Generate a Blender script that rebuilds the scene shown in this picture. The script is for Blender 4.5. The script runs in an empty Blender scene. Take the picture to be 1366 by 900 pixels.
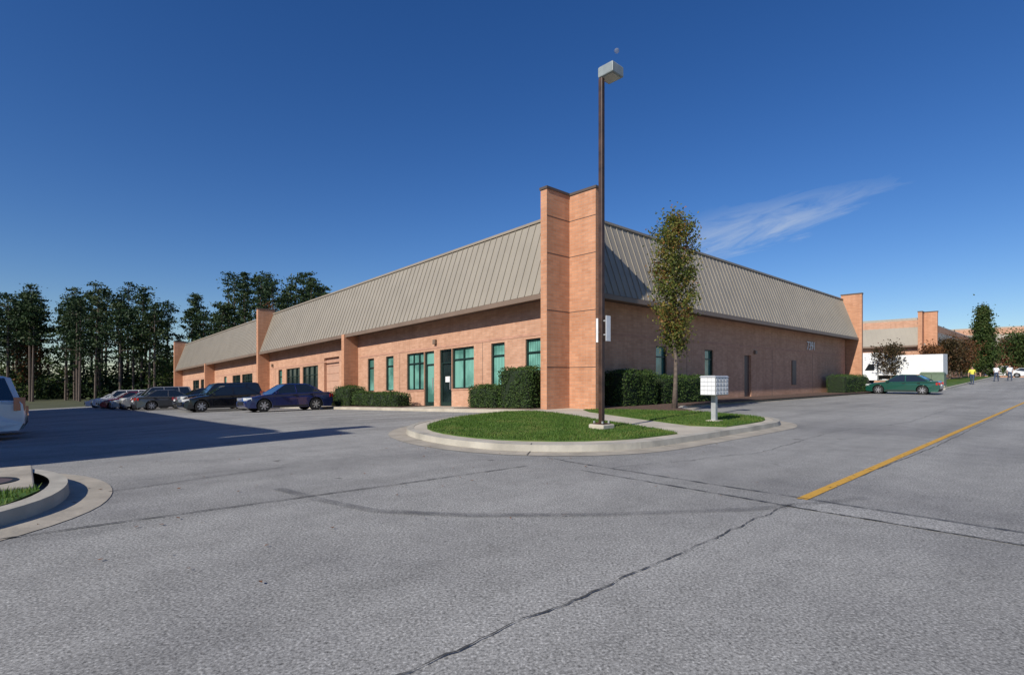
import bpy, bmesh, math, random
import numpy as np
from mathutils import Vector, Matrix
random.seed(7); rng=np.random.default_rng(7)
S=bpy.context.scene
UX,UY=-0.68,0.733; VX,VY=0.733,0.68
clip=lambda x,a,b:max(a,min(b,x))
def zs(u): return -0.034*clip(u-13,0,77)
def gz(u,v):
    z=zs(u)
    z-=0.03*clip(6-v,0,8)*clip((u-13)/6,0,1)
    z+=0.027*clip(v-48,0,45)
    return z
def P(u,v,z=0.0): return (u*UX+v*VX, u*UY+v*VY, z)

# ------------------------------------------------------------ materials
def newmat(name):
    m=bpy.data.materials.new(name); m.use_nodes=True
    nt=m.node_tree; b=nt.nodes['Principled BSDF']; return m,nt,b
def N(nt,t,**k):
    n=nt.nodes.new(t)
    for a,v in k.items():
        if a in n.inputs.keys(): n.inputs[a].default_value=v
        else: setattr(n,a,v)
    return n
def L(nt,a,b): nt.links.new(a,b)
def ramp(nt,fac,stops):
    r=nt.nodes.new('ShaderNodeValToRGB'); e=r.color_ramp.elements
    e[0].position=stops[0][0]; e[0].color=(*stops[0][1],1)
    e[1].position=stops[-1][0]; e[1].color=(*stops[-1][1],1)
    for p,c in stops[1:-1]:
        x=e.new(p); x.color=(*c,1)
    L(nt,fac,r.inputs['Fac']); return r.outputs['Color']
def mul(nt,a,b,fac=1.0,mode='MULTIPLY'):
    m=nt.nodes.new('ShaderNodeMix'); m.data_type='RGBA'; m.blend_type=mode
    m.inputs[0].default_value=fac
    L(nt,a,m.inputs[6]); L(nt,b,m.inputs[7]); return m.outputs[2]
def plain(name,col,rough=0.6,var=0.12,scale=6,metal=0.0,bump=0.0,coat=0.0,spec=0.5):
    m,nt,b=newmat(name)
    tc=N(nt,'ShaderNodeTexCoord')
    n=N(nt,'ShaderNodeTexNoise',Scale=scale,Detail=5.0); L(nt,tc.outputs['Object'],n.inputs['Vector'])
    lo=tuple(c*(1-var) for c in col); hi=tuple(min(1,c*(1+var)) for c in col)
    L(nt,ramp(nt,n.outputs['Fac'],[(0.3,lo),(0.7,hi)]),b.inputs['Base Color'])
    b.inputs['Roughness'].default_value=rough; b.inputs['Metallic'].default_value=metal
    b.inputs['Coat Weight'].default_value=coat; b.inputs['Specular IOR Level'].default_value=spec
    if bump>0:
        n2=N(nt,'ShaderNodeTexNoise',Scale=scale*6,Detail=4.0); L(nt,tc.outputs['Object'],n2.inputs['Vector'])
        bp=N(nt,'ShaderNodeBump',Strength=bump,Distance=0.02); L(nt,n2.outputs['Fac'],bp.inputs['Height']); L(nt,bp.outputs['Normal'],b.inputs['Normal'])
    return m
def asphalt_mat(name,base=0.26,warm=1.0):
    m,nt,b=newmat(name); tc=N(nt,'ShaderNodeTexCoord'); o=tc.outputs['Object']
    n1=N(nt,'ShaderNodeTexNoise',Scale=60.0,Detail=3.0,Roughness=0.75); L(nt,o,n1.inputs['Vector'])
    vo=N(nt,'ShaderNodeTexVoronoi',Scale=95.0); L(nt,o,vo.inputs['Vector'])
    big=N(nt,'ShaderNodeTexNoise',Scale=0.28,Detail=6.0,Roughness=0.6,Distortion=0.4); L(nt,o,big.inputs['Vector'])
    mid=N(nt,'ShaderNodeTexNoise',Scale=2.6,Detail=5.0,Roughness=0.75); L(nt,o,mid.inputs['Vector'])
    spot=N(nt,'ShaderNodeTexNoise',Scale=2.2,Detail=2.0); L(nt,o,spot.inputs['Vector'])
    rot=N(nt,'ShaderNodeMapping'); rot.inputs['Rotation'].default_value=(0,0,-math.atan2(VY,VX)); L(nt,o,rot.inputs['Vector'])
    st=N(nt,'ShaderNodeMapping'); st.inputs['Scale'].default_value=(0.06,0.75,1); L(nt,rot.outputs['Vector'],st.inputs['Vector'])
    lane=N(nt,'ShaderNodeTexNoise',Scale=1.0,Detail=4.0,Roughness=0.6); L(nt,st.outputs['Vector'],lane.inputs['Vector'])
    g=lambda x:(x*base*1.0,x*base*0.975*warm,x*base*0.915*warm)
    c=ramp(nt,n1.outputs['Fac'],[(0.30,g(0.28)),(0.44,g(0.82)),(0.56,g(1.12)),(0.70,g(2.0))])
    c2=ramp(nt,vo.outputs['Color'],[(0.0,(0.45,0.45,0.45)),(0.5,(1,1,1)),(1.0,(1.0,1.0,1.0))])
    c=mul(nt,c,c2,0.8)
    c=mul(nt,c,ramp(nt,big.outputs['Fac'],[(0.34,(0.74,0.74,0.755)),(0.5,(0.93,0.93,0.93)),(0.66,(1,1,1))]))
    c=mul(nt,c,ramp(nt,lane.outputs['Fac'],[(0.36,(0.80,0.80,0.80)),(0.6,(1,1,1))]))
    c=mul(nt,c,ramp(nt,mid.outputs['Fac'],[(0.3,(0.82,0.82,0.82)),(0.6,(1,1,1))]))
    c=mul(nt,c,ramp(nt,spot.outputs['Fac'],[(0.23,(0.40,0.39,0.38)),(0.28,(1,1,1))]),0.8)
    L(nt,c,b.inputs['Base Color']); b.inputs['Roughness'].default_value=0.85; b.inputs['Specular IOR Level'].default_value=0.25
    bp=N(nt,'ShaderNodeBump',Strength=0.4,Distance=0.006); L(nt,n1.outputs['Fac'],bp.inputs['Height']); L(nt,bp.outputs['Normal'],b.inputs['Normal'])
    return m
def brick_mat(name,c1,c2,mort):
    m,nt,b=newmat(name); tc=N(nt,'ShaderNodeTexCoord')
    br=N(nt,'ShaderNodeTexBrick',Scale=1.0); L(nt,tc.outputs['UV'],br.inputs['Vector'])
    br.inputs['Color1'].default_value=(*c1,1); br.inputs['Color2'].default_value=(*c2,1); br.inputs['Mortar'].default_value=(*mort,1)
    br.inputs['Brick Width'].default_value=0.30; br.inputs['Row Height'].default_value=0.10
    br.inputs['Mortar Size'].default_value=0.010; br.inputs['Mortar Smooth'].default_value=0.3; br.inputs['Bias'].default_value=0.0
    n=N(nt,'ShaderNodeTexNoise',Scale=0.7,Detail=7.0,Roughness=0.65); L(nt,tc.outputs['Object'],n.inputs['Vector'])
    c=mul(nt,br.outputs['Color'],ramp(nt,n.outputs['Fac'],[(0.3,(0.84,0.82,0.80)),(0.65,(1,1,1))]))
    mp=N(nt,'ShaderNodeMapping'); mp.inputs['Scale'].default_value=(3.0,0.25,1); L(nt,tc.outputs['UV'],mp.inputs['Vector'])
    n3=N(nt,'ShaderNodeTexNoise',Scale=1.5,Detail=4.0); L(nt,mp.outputs['Vector'],n3.inputs['Vector'])
    c=mul(nt,c,ramp(nt,n3.outputs['Fac'],[(0.3,(0.88,0.86,0.85)),(0.6,(1,1,1))]))
    L(nt,c,b.inputs['Base Color']); b.inputs['Roughness'].default_value=0.85; b.inputs['Specular IOR Level'].default_value=0.2
    bp=N(nt,'ShaderNodeBump',Strength=0.3,Distance=0.01,invert=True); L(nt,br.outputs['Fac'],bp.inputs['Height']); L(nt,bp.outputs['Normal'],b.inputs['Normal'])
    return m
def leaf_mat(name,stops,trans=0.35,nscale=0.5,nw=0.5):
    m,nt,b=newmat(name)
    g=N(nt,'ShaderNodeNewGeometry'); tc=N(nt,'ShaderNodeTexCoord')
    n=N(nt,'ShaderNodeTexNoise',Scale=nscale,Detail=3.0); L(nt,tc.outputs['Object'],n.inputs['Vector'])
    mr=N(nt,'ShaderNodeMapRange'); mr.inputs['From Min'].default_value=0.3; mr.inputs['From Max'].default_value=0.7
    L(nt,n.outputs['Fac'],mr.inputs['Value'])
    mx=N(nt,'ShaderNodeMix'); mx.inputs[0].default_value=nw
    L(nt,g.outputs['Random Per Island'],mx.inputs[2]); L(nt,mr.outputs['Result'],mx.inputs[3])
    c=ramp(nt,mx.outputs[0],stops)
    L(nt,c,b.inputs['Base Color']); b.inputs['Roughness'].default_value=0.6; b.inputs['Specular IOR Level'].default_value=0.25
    if trans>0:
        t=N(nt,'ShaderNodeBsdfTranslucent'); L(nt,c,t.inputs['Color'])
        ms=N(nt,'ShaderNodeMixShader'); ms.inputs[0].default_value=trans
        L(nt,b.outputs[0],ms.inputs[1]); L(nt,t.outputs[0],ms.inputs[2])
        L(nt,ms.outputs[0],nt.nodes['Material Output'].inputs['Surface'])
    return m
def blind_mat(name,col):
    m,nt,b=newmat(name); tc=N(nt,'ShaderNodeTexCoord')
    w=N(nt,'ShaderNodeTexWave',Scale=3.2,Distortion=0.6); w.bands_direction='X'; w.inputs['Detail'].default_value=2
    L(nt,tc.outputs['UV'],w.inputs['Vector'])
    n=N(nt,'ShaderNodeTexNoise',Scale=0.9,Detail=3.0); L(nt,tc.outputs['Object'],n.inputs['Vector'])
    c=ramp(nt,w.outputs['Fac'],[(0.0,tuple(x*0.55 for x in col)),(0.5,col),(1.0,tuple(x*1.15 for x in col))])
    c=mul(nt,c,ramp(nt,n.outputs['Fac'],[(0.38,(0.35,0.42,0.42)),(0.58,(1,1,1))]))
    L(nt,c,b.inputs['Base Color']); b.inputs['Roughness'].default_value=0.12; b.inputs['Coat Weight'].default_value=0.5
    b.inputs['Coat Roughness'].default_value=0.03
    return m
def fade_mat(name,col,lo,hi,scale=1.5,maxa=0.7):
    m,nt,b=newmat(name); tc=N(nt,'ShaderNodeTexCoord')
    n=N(nt,'ShaderNodeTexNoise',Scale=scale,Detail=6.0,Roughness=0.7); L(nt,tc.outputs['Object'],n.inputs['Vector'])
    b.inputs['Base Color'].default_value=(*col,1); b.inputs['Roughness'].default_value=0.85
    L(nt,ramp(nt,n.outputs['Fac'],[(lo,(0,0,0)),(hi,(maxa,)*3)]),b.inputs['Alpha'])
    return m

M={}
M['asphalt']=asphalt_mat('asphalt',0.375)
M['asphalt_patch']=asphalt_mat('asphalt_patch',0.44)
M['crack']=fade_mat('crack_tar',(0.04,0.04,0.04),0.34,0.5,3.0,0.92)
M['skid']=fade_mat('skid_rubber',(0.06,0.06,0.065),0.35,0.7,2.0,0.5)
M['yellow']=fade_mat('yellow_paint',(0.58,0.32,0.045),0.30,0.46,11.0,0.95)
M['white_line']=fade_mat('white_line',(0.7,0.7,0.68),0.3,0.5,5.0,0.85)
M['concrete']=plain('concrete',(0.46,0.41,0.33),0.85,0.16,1.6,bump=0.3)
M['curb']=plain('curb_concrete',(0.40,0.37,0.31),0.85,0.22,2.2,bump=0.3)
M['gutter']=plain('gutter_concrete',(0.35,0.31,0.25),0.85,0.22,2.5,bump=0.3)
M['joint']=plain('joint_dark',(0.07,0.06,0.055),0.9)
M['soil']=plain('field_soil',(0.06,0.065,0.028),0.95,0.3,0.3)
M['mulch']=plain('mulch',(0.11,0.065,0.045),0.95,0.45,18,bump=0.8)
M['brick']=brick_mat('salmon_brick',(0.64,0.37,0.245),(0.53,0.29,0.185),(0.50,0.34,0.25))
M['brick_fin']=brick_mat('orange_brick',(0.63,0.32,0.185),(0.52,0.25,0.14),(0.48,0.31,0.22))
M['band']=plain('soldier_course',(0.46,0.25,0.17),0.85,0.15,3)
M['roof']=plain('seam_metal',(0.30,0.265,0.212),0.5,0.06,0.8,spec=0.35)
M['rib']=plain('seam_rib',(0.27,0.24,0.195),0.5,0.08,0.8)
M['trim']=plain('tan_trim',(0.30,0.25,0.19),0.5,0.08,1)
M['gutter_metal']=plain('brown_gutter',(0.20,0.14,0.10),0.5,0.1,1)
M['coping']=plain('dark_coping',(0.09,0.065,0.05),0.55,0.1,2)
M['soffit']=plain('soffit',(0.14,0.10,0.08),0.8)
M['flatroof']=plain('flat_roof',(0.2,0.19,0.18),0.9)
M['teal']=blind_mat('teal_blinds',(0.19,0.44,0.36))
M['dglass']=blind_mat('dark_glass',(0.02,0.035,0.035))
M['green_frame']=plain('green_frame',(0.012,0.03,0.025),0.4)
M['salmon_door']=plain('salmon_door',(0.50,0.30,0.21),0.6,0.08,3)
M['brown_door']=plain('brown_door',(0.11,0.07,0.055),0.5)
M['white']=plain('white_paint',(0.74,0.74,0.72),0.5,0.06,2)
M['bark']=plain('bark',(0.13,0.10,0.08),0.9,0.35,10,bump=0.6)
M['pinebark']=plain('pine_bark',(0.10,0.075,0.06),0.9,0.3,4)
M['pole']=plain('rusty_brown_steel',(0.055,0.028,0.018),0.5,0.45,5)
M['lamp']=plain('lamp_housing',(0.24,0.27,0.27),0.45,0.15,5)
M['lampglass']=plain('lamp_lens',(0.5,0.5,0.45),0.2)
M['signback']=plain('sign_white',(0.72,0.72,0.72),0.45,0.06)
M['metal']=plain('grey_metal',(0.45,0.46,0.46),0.4,0.1,8,metal=0.3)
M['tire']=plain('tire',(0.018,0.018,0.018),0.85)
M['rim']=plain('rim',(0.5,0.5,0.52),0.3,0.05,5,metal=0.7)
M['carglass']=plain('car_glass',(0.012,0.016,0.018),0.06,0.05,2,coat=1.0,spec=0.8)
M['black']=plain('black_plastic',(0.015,0.015,0.015),0.6)
M['red_light']=plain('tail_lamp',(0.45,0.015,0.012),0.2,coat=1)
M['head_light']=plain('head_lamp',(0.7,0.72,0.72),0.1,coat=1)
M['ut_green']=plain('utility_green',(0.12,0.17,0.11),0.6)
M['skin']=plain('skin',(0.35,0.2,0.14),0.6)
M['jeans']=plain('jeans',(0.04,0.06,0.11),0.9)
M['shirt']=plain('shirt_white',(0.75,0.76,0.78),0.9)
M['vest']=plain('shirt_yellow',(0.65,0.6,0.08),0.9)
M['hair']=plain('hair',(0.03,0.02,0.015),0.8)
M['lawn']=leaf_mat('grass_turf',[(0.0,(0.045,0.085,0.014)),(0.5,(0.07,0.13,0.02)),(1.0,(0.13,0.15,0.04))],0.0,1.5,1.0)
M['blade']=leaf_mat('grass_blade',[(0.0,(0.05,0.11,0.015)),(0.6,(0.10,0.18,0.03)),(1.0,(0.24,0.23,0.07))],0.3,1.2,0.5)
M['hedge']=leaf_mat('hedge_leaf',[(0.0,(0.025,0.055,0.013)),(0.6,(0.06,0.11,0.025)),(1.0,(0.12,0.16,0.045))],0.25,3,0.3)
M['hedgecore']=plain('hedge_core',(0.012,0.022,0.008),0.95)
M['pear']=leaf_mat('pear_leaf',[(0.0,(0.06,0.10,0.022)),(0.45,(0.13,0.16,0.035)),(0.68,(0.24,0.20,0.05)),(0.85,(0.32,0.15,0.05)),(1.0,(0.26,0.07,0.04))],0.4,1.3,0.4)
M['pine']=leaf_mat('pine_needles',[(0.0,(0.010,0.024,0.010)),(0.5,(0.026,0.052,0.017)),(0.85,(0.06,0.08,0.024)),(1.0,(0.10,0.09,0.03))],0.15,0.12,0.5)
M['autumn']=leaf_mat('autumn_leaf',[(0.0,(0.05,0.03,0.012)),(0.5,(0.14,0.06,0.025)),(1.0,(0.22,0.10,0.03))],0.3,0.5,0.4)
M['dkred']=leaf_mat('plum_leaf',[(0.0,(0.03,0.03,0.012)),(0.5,(0.07,0.05,0.02)),(1.0,(0.12,0.055,0.03))],0.3,0.5,0.4)
M['oak']=leaf_mat('oak_leaf',[(0.0,(0.025,0.055,0.014)),(0.5,(0.055,0.09,0.022)),(1.0,(0.11,0.12,0.035))],0.3,0.5,0.4)
M['dryleaf']=plain('dry_leaf',(0.16,0.07,0.03),0.8,0.4,3)

# ------------------------------------------------------------ mesh builder
class MB:
    def __init__(s): s.v=[];s.f=[];s.m=[];s.uv=[];s.mats=[]
    def mi(s,k):
        if k not in s.mats: s.mats.append(k)
        return s.mats.index(k)
    def face(s,pts,k,uv=None):
        i=len(s.v); s.v+= [tuple(p) for p in pts]; s.f.append(tuple(range(i,i+len(pts)))); s.m.append(s.mi(k))
        s.uv.append(uv or [(p[0],p[1]) for p in pts])
    def hexa(s,c,k,uvw=None,km=None):
        fs=[(0,3,2,1),(4,5,6,7),(0,1,5,4),(1,2,6,5),(2,3,7,6),(3,0,4,7)]
        for n,f in enumerate(fs):
            kk=(km or {}).get(n,k)
            pts=[c[i] for i in f]
            if uvw:
                w=[uvw[i] for i in f]
                du=max(a[0] for a in w)-min(a[0] for a in w); dv=max(a[1] for a in w)-min(a[1] for a in w); dz=max(a[2] for a in w)-min(a[2] for a in w)
                if dz<1e-6: uv=[(a[0],a[1]) for a in w]
                elif du>=dv: uv=[(a[0],a[2]) for a in w]
                else: uv=[(a[1],a[2]) for a in w]
            else: uv=None
            s.face(pts,kk,uv)
    def box(s,u0,u1,v0,v1,z0,z1,k,slope=True,zo=0.0,km=None):
        if u0>u1:u0,u1=u1,u0
        if v0>v1:v0,v1=v1,v0
        c=[];w=[]
        for z in (z0,z1):
            for (u,v) in ((u0,v0),(u0,v1),(u1,v1),(u1,v0)):
                c.append(P(u,v,z+zo+(zs(u) if slope else 0))); w.append((u,v,z))
        s.hexa(c,k,w,km)
    def tube(s,pts,rad,k,seg=8,cap=True):
        rings=[]
        for i,p in enumerate(pts):
            p=Vector(p)
            d=(Vector(pts[min(i+1,len(pts)-1)])-Vector(pts[max(i-1,0)])).normalized()
            a=d.orthogonal().normalized() if i==0 else (prev-d*prev.dot(d)).normalized()
            prev=a; b=d.cross(a)
            rings.append([p+(a*math.cos(t)+b*math.sin(t))*rad[i] for t in [2*math.pi*j/seg for j in range(seg)]])
        for i in range(len(rings)-1):
            for j in range(seg):
                s.face([rings[i][j],rings[i][(j+1)%seg],rings[i+1][(j+1)%seg],rings[i+1][j]],k)
        if cap:
            s.face(rings[-1],k); s.face(rings[0][::-1],k)
    def obj(s,name,parent=None,merge=False,smooth=False,bevel=0):
        me=bpy.data.meshes.new(name); me.from_pydata(s.v,[],s.f)
        ul=me.uv_layers.new(name='UVMap'); k=0
        for uv in s.uv:
            for t in uv: ul.data[k].uv=t; k+=1
        for mk in s.mats: me.materials.append(M[mk])
        me.polygons.foreach_set('material_index',s.m)
        bm=bmesh.new(); bm.from_mesh(me)
        bmesh.ops.remove_doubles(bm,verts=bm.verts,dist=0.0004 if merge else 0.00001)
        bmesh.ops.recalc_face_normals(bm,faces=bm.faces)
        bm.to_mesh(me); bm.free()
        if smooth: me.polygons.foreach_set('use_smooth',[True]*len(me.polygons))
        o=bpy.data.objects.new(name,me); S.collection.objects.link(o)
        if parent: 
            o.parent=parent; o.matrix_parent_inverse=Matrix.Translation(-parent.location) if parent.get('keep') else Matrix.Identity(4)
        if bevel>0:
            b=o.modifiers.new('bevel','BEVEL'); b.width=bevel; b.segments=2; b.limit_method='ANGLE'; b.angle_limit=math.radians(35)
        return o
def empty(name,loc,keep=True):
    e=bpy.data.objects.new(name,None); e.location=loc; S.collection.objects.link(e)
    e.empty_display_size=0.3
    if keep: e['keep']=1
    return e
def leafmesh(name,cent,size,mat,parent=None,aspect=0.6,up=None):
    n=len(cent); cent=np.asarray(cent,float)
    size=np.broadcast_to(np.asarray(size,float),(n,))
    a=rng.normal(size=(n,3)); a/=np.linalg.norm(a,axis=1)[:,None]
    r=rng.normal(size=(n,3)); b=np.cross(a,r); b/=np.linalg.norm(b,axis=1)[:,None]
    a=a*size[:,None]*0.5; b=b*size[:,None]*0.5*aspect
    v=np.stack([cent-a,cent+b,cent+a,cent-b],axis=1).reshape(-1,3)
    me=bpy.data.meshes.new(name)
    me.vertices.add(4*n); me.vertices.foreach_set('co',v.ravel())
    me.loops.add(4*n); me.loops.foreach_set('vertex_index',np.arange(4*n))
    me.polygons.add(n); me.polygons.foreach_set('loop_start',np.arange(0,4*n,4))
    me.update(calc_edges=True); me.materials.append(M[mat])
    o=bpy.data.objects.new(name,me); S.collection.objects.link(o)
    if parent:
        o.parent=parent; o.matrix_parent_inverse=Matrix.Translation(-parent.location)
    return o

# ------------------------------------------------------------ ground
us=sorted(set([-2500,-600,-200,-80,-40,-30]+list(range(-20,14,3))+[13,14,15,16,17,18,19]+list(range(22,91,4))+[88,90,110,160,300,800,3000]))
vs=sorted(set([-2500,-600,-200,-80,-60,-30,-15,-8,-5]+[-2,0,2,4,6,9,12.9,16,20,30,40,48,50.6,60,75,93,120,150,250,600,3000]))
def grid(name,keep,off,mat):
    mb=MB()
    for i in range(len(us)-1):
        for j in range(len(vs)-1):
            u0,u1,v0,v1=us[i],us[i+1],vs[j],vs[j+1]
            if not keep((u0+u1)/2,(v0+v1)/2): continue
            mb.face([P(a,b,gz(a,b)+off) for a,b in ((u0,v0),(u1,v0),(u1,v1),(u0,v1))],mat)
    return mb.obj(name,merge=True)
grid('ground',lambda u,v:True,-0.03,'soil')
def isroad(u,v):
    if u<13 and u>-30 and -60<v<150: return True
    if 13<=u<88 and -8<v<12.9: return True
    if 13<=u<62 and 50.6<v<75: return True
    return False
grid('asphalt_road',isroad,0.0,'asphalt')

def strip(mb,pts,w,k,off=0.006,step=0.25,jit=0.0,wj=0.0):
    out=[]
    for (a,b) in zip(pts[:-1],pts[1:]):
        d=math.hypot(b[0]-a[0],b[1]-a[1]); n=max(1,int(d/step))
        for i in range(n): out.append((a[0]+(b[0]-a[0])*i/n,a[1]+(b[1]-a[1])*i/n))
    out.append(pts[-1])
    j=0; o2=[]
    for i,p in enumerate(out):
        j=j*0.8+random.uniform(-jit,jit); 
        q=out[min(i+1,len(out)-1)]; r=out[max(i-1,0)]
        dx,dy=q[0]-r[0],q[1]-r[1]; l=math.hypot(dx,dy) or 1; nx,ny=-dy/l,dx/l
        ww=w*(1+random.uniform(-wj,wj))/2
        o2.append(((p[0]+nx*(j+ww),p[1]+ny*(j+ww)),(p[0]+nx*(j-ww),p[1]+ny*(j-ww))))
    for a,b in zip(o2[:-1],o2[1:]):
        mb.face([P(*q,gz(*q)+off) for q in (a[0],b[0],b[1],a[1])],k)
mb=MB()
strip(mb,[(1.95,5.85),(1.95,48),(1.95,93),(1.95,120)],0.10,'yellow',0.008,1.0)
mb.obj('road_centre_line')
mb=MB()
strip(mb,[(-6,5.66),(1.95,5.66)],0.42,'asphalt_patch',0.004,2)
mb.obj('asphalt_patch')
mb=MB()
strip(mb,[(1.90,-3),(1.92,1.2),(1.94,3),(1.95,5.6)],0.010,'crack',0.010,0.05,0.012,0.8)
strip(mb,[(5.67,6.0),(5.0,5.92),(2.1,5.9),(-6,5.87)],0.022,'crack',0.010,0.08,0.006,0.5)
strip(mb,[(4.6,5.5),(2.1,5.45),(-6,5.45)],0.022,'crack',0.010,0.08,0.006,0.5)
strip(mb,[(5.7,-1.5),(5.63,0.52),(5.45,2.8),(5.31,5.2)],0.020,'crack',0.010,0.07,0.006,0.5)
strip(mb,[(7.2,0.7),(7.4,1.7),(7.54,2.7)],0.014,'crack',0.010,0.07,0.01,0.5)
strip(mb,[(1.95,6.0),(1.80,12),(1.85,30)],0.012,'crack',0.005,0.1,0.01,0.5)
strip(mb,[(4.4,6.0),(3.6,9),(3.9,13),(3.3,18),(3.5,26)],0.010,'crack',0.010,0.1,0.03,0.5)
strip(mb,[(11.2,3.1),(10.5,1.9),(10.2,0.8)],0.014,'crack',0.010,0.1,0.03,0.5)
strip(mb,[(-0.5,5.3),(-1.6,7.5),(-1.3,11),(-2.2,16)],0.010,'crack',0.010,0.08,0.04,0.6)
strip(mb,[(0.3,6.2),(-.1,9),(.2,13)],0.02,'crack',0.011,0.08,0.02,0.6)
strip(mb,[(12.5,5.0),(14,8),(14.2,12)],0.014,'crack',0.010,0.1,0.03,0.5)
mb.obj('pavement_cracks')
mb=MB()
strip(mb,[(6.13,2.1),(5.22,2.23),(4.48,2.41),(3.79,2.93),(2.97,3.84),(2.13,5.03),(1.5,6.4)],0.12,'skid',0.012,0.15)
mb.obj('tyre_marks')
mb=MB()
u=15.5
while u<80:
    strip(mb,[(u,7.6),(u,12.6)],0.10,'white_line',0.008,1.2); u+=2.75
mb.obj('parking_stall_lines')

# ------------------------------------------------------------ kerbed pads
def chaikin(p,n=2):
    for _ in range(n):
        q=[]
        for i in range(len(p)):
            a=p[i]; b=p[(i+1)%len(p)]
            q.append((a[0]*.75+b[0]*.25,a[1]*.75+b[1]*.25)); q.append((a[0]*.25+b[0]*.75,a[1]*.25+b[1]*.75))
        p=q
    return p
def area(p): return 0.5*sum(p[i][0]*p[(i+1)%len(p)][1]-p[(i+1)%len(p)][0]*p[i][1] for i in range(len(p)))
def offset(p,d):
    s=1 if area(p)>0 else -1; o=[]
    for i in range(len(p)):
        a=p[i-1]; b=p[(i+1)%len(p)]; dx,dy=b[0]-a[0],b[1]-a[1]; l=math.hypot(dx,dy) or 1
        o.append((p[i][0]+s*dy/l*d,p[i][1]-s*dx/l*d))
    return o
def prism(mb,p,z0,z1,ktop,kside,follow=False):
    g=(lambda q:gz(*q)) if follow else (lambda q:0)
    mb.face([P(*q,z1+g(q)) for q in p],ktop)
    for i in range(len(p)):
        a=p[i]; b=p[(i+1)%len(p)]
        mb.face([P(*a,z0+g(a)),P(*b,z0+g(b)),P(*b,z1+g(b)),P(*a,z1+g(a))],kside)
def ring(mb,p,q,zp,zq,k,follow=False):
    g=(lambda t:gz(*t)) if follow else (lambda t:0)
    for i in range(len(p)):
        j=(i+1)%len(p)
        mb.face([P(*p[i],zp+g(p[i])),P(*p[j],zp+g(p[j])),P(*q[j],zq+g(q[j])),P(*q[i],zq+g(q[i]))],k)
def inpoly(x,y,p):
    c=False
    for i in range(len(p)):
        x1,y1=p[i]; x2,y2=p[i-1]
        if (y1>y)!=(y2>y) and x<(x2-x1)*(y-y1)/(y2-y1)+x1: c=not c
    return c
pad=[(13.0,12.7),(12.9,11),(12.3,9),(11.3,7.2),(10.2,6.2),(9.0,5.8),(7.8,5.7),(6.6,5.95),(5.7,6.7),(5.2,7.7),(5.12,9),(5.15,13.6),(5.35,14.6),(5.9,15.5),(6.9,16.0),(8.5,16.6),(10,17.8),(10.9,19.5),(11.2,22),(11.2,35),(11.2,50.5),(13.1,50.5),(13.1,30),(13.1,15)]
pad=chaikin(pad,2)
mb=MB()
cin=offset(pad,-0.15)
ring(mb,pad,cin,0.125,0.133,'curb'); 
out=offset(pad,0.02); ring(mb,out,pad,-0.02,0.125,'curb')
mb.obj('kerb',merge=True)
mb=MB(); prism(mb,offset(pad,-0.15),0.0,0.128,'concrete','curb')
mb.box(12.55,13,12.72,14.95,-0.1,0.124,'concrete')
mb.box(13,78,12.7,14.95,-0.1,0.126,'concrete')
for i in range(30):
    uu=13+i*2.1; mb.box(uu,uu+0.02,12.72,14.9,0.1,0.129,'joint')
mb.obj('pavement')
mb=MB()
go=offset(pad,0.40); ring(mb,offset(pad,0.0),go,0.016,0.006,'gutter')
mb.obj('gutter_pan')
mb=MB()
acc=0
for i in range(len(pad)):
    a=pad[i]; b=pad[(i+1)%len(pad)]; acc+=math.hypot(a[0]-b[0],a[1]-b[1])
    if acc>2.6 and a[0]<12.8:
        acc=0; n=offset(pad,0.4)[i]; k=offset(pad,-0.15)[i]
        strip(mb,[a,n],0.015,'joint',0.020,1)
        strip(mb,[a,k],0.012,'joint',0.137,1)
mb.obj('kerb_joints')
lawn1=[(12.6,11.9),(12.45,10.6),(11.9,9),(10.95,7.5),(9.9,6.55),(8.9,6.15),(7.8,6.08),(6.85,6.3),(6.05,7.0),(5.55,7.9),(5.45,9),(5.45,9.7),(8.2,10.9),(11.8,12.5)]
lawn2=[(5.45,11.0),(5.45,13.5),(5.7,14.5),(6.15,15.2),(7,15.6),(8.6,16.2),(9.5,15.5),(11.5,15),(11.65,13.8),(8.2,12.2)]
mulch=[(11.5,15.15),(9.7,15.75),(8.9,16.5),(10.1,17.6),(10.75,19.0),(11.0,21.5),(11.0,50.2),(12.94,50.2),(12.94,15.15)]
lawn1=chaikin(lawn1,1); lawn2=chaikin(lawn2,1)
def lawn(name,poly,z,n,follow=False):
    e=empty(name,P(*poly[0],z))
    mb=MB(); prism(mb,poly,z-0.03,z+0.012,'lawn','lawn',follow); mb.obj('turf',e)
    xs=[p[0] for p in poly]; ys=[p[1] for p in poly]; V=[];F=[]
    k=0
    while k<n:
        x=random.uniform(min(xs),max(xs)); y=random.uniform(min(ys),max(ys))
        if not inpoly(x,y,poly): continue
        k+=1
        zz=z+0.01+(gz(x,y) if follow else 0)
        a=random.uniform(0,math.tau); h=random.uniform(0.02,0.055)*(1+.35*math.sin(x*2.1)*math.cos(y*1.7)); w=0.008
        px,py,_=P(x,y); c,s_=math.cos(a),math.sin(a); lx=random.uniform(-.03,.03); ly=random.uniform(-.03,.03)
        i=len(V); V+=[(px-c*w,py-s_*w,zz),(px+c*w,py+s_*w,zz),(px+lx,py+ly,zz+h)]; F.append((i,i+1,i+2))
    me=bpy.data.meshes.new('grass_blades'); me.from_pydata(V,[],F); me.materials.append(M['blade'])
    o=bpy.data.objects.new('grass_blades',me); S.collection.objects.link(o); o.parent=e; o.matrix_parent_inverse=Matrix.Translation(-e.location)
lawn('lawn',lawn1,0.135,34000); lawn('lawn',lawn2,0.135,16000)
mb=MB(); prism(mb,mulch,0.1,0.15,'mulch','mulch')
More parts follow.
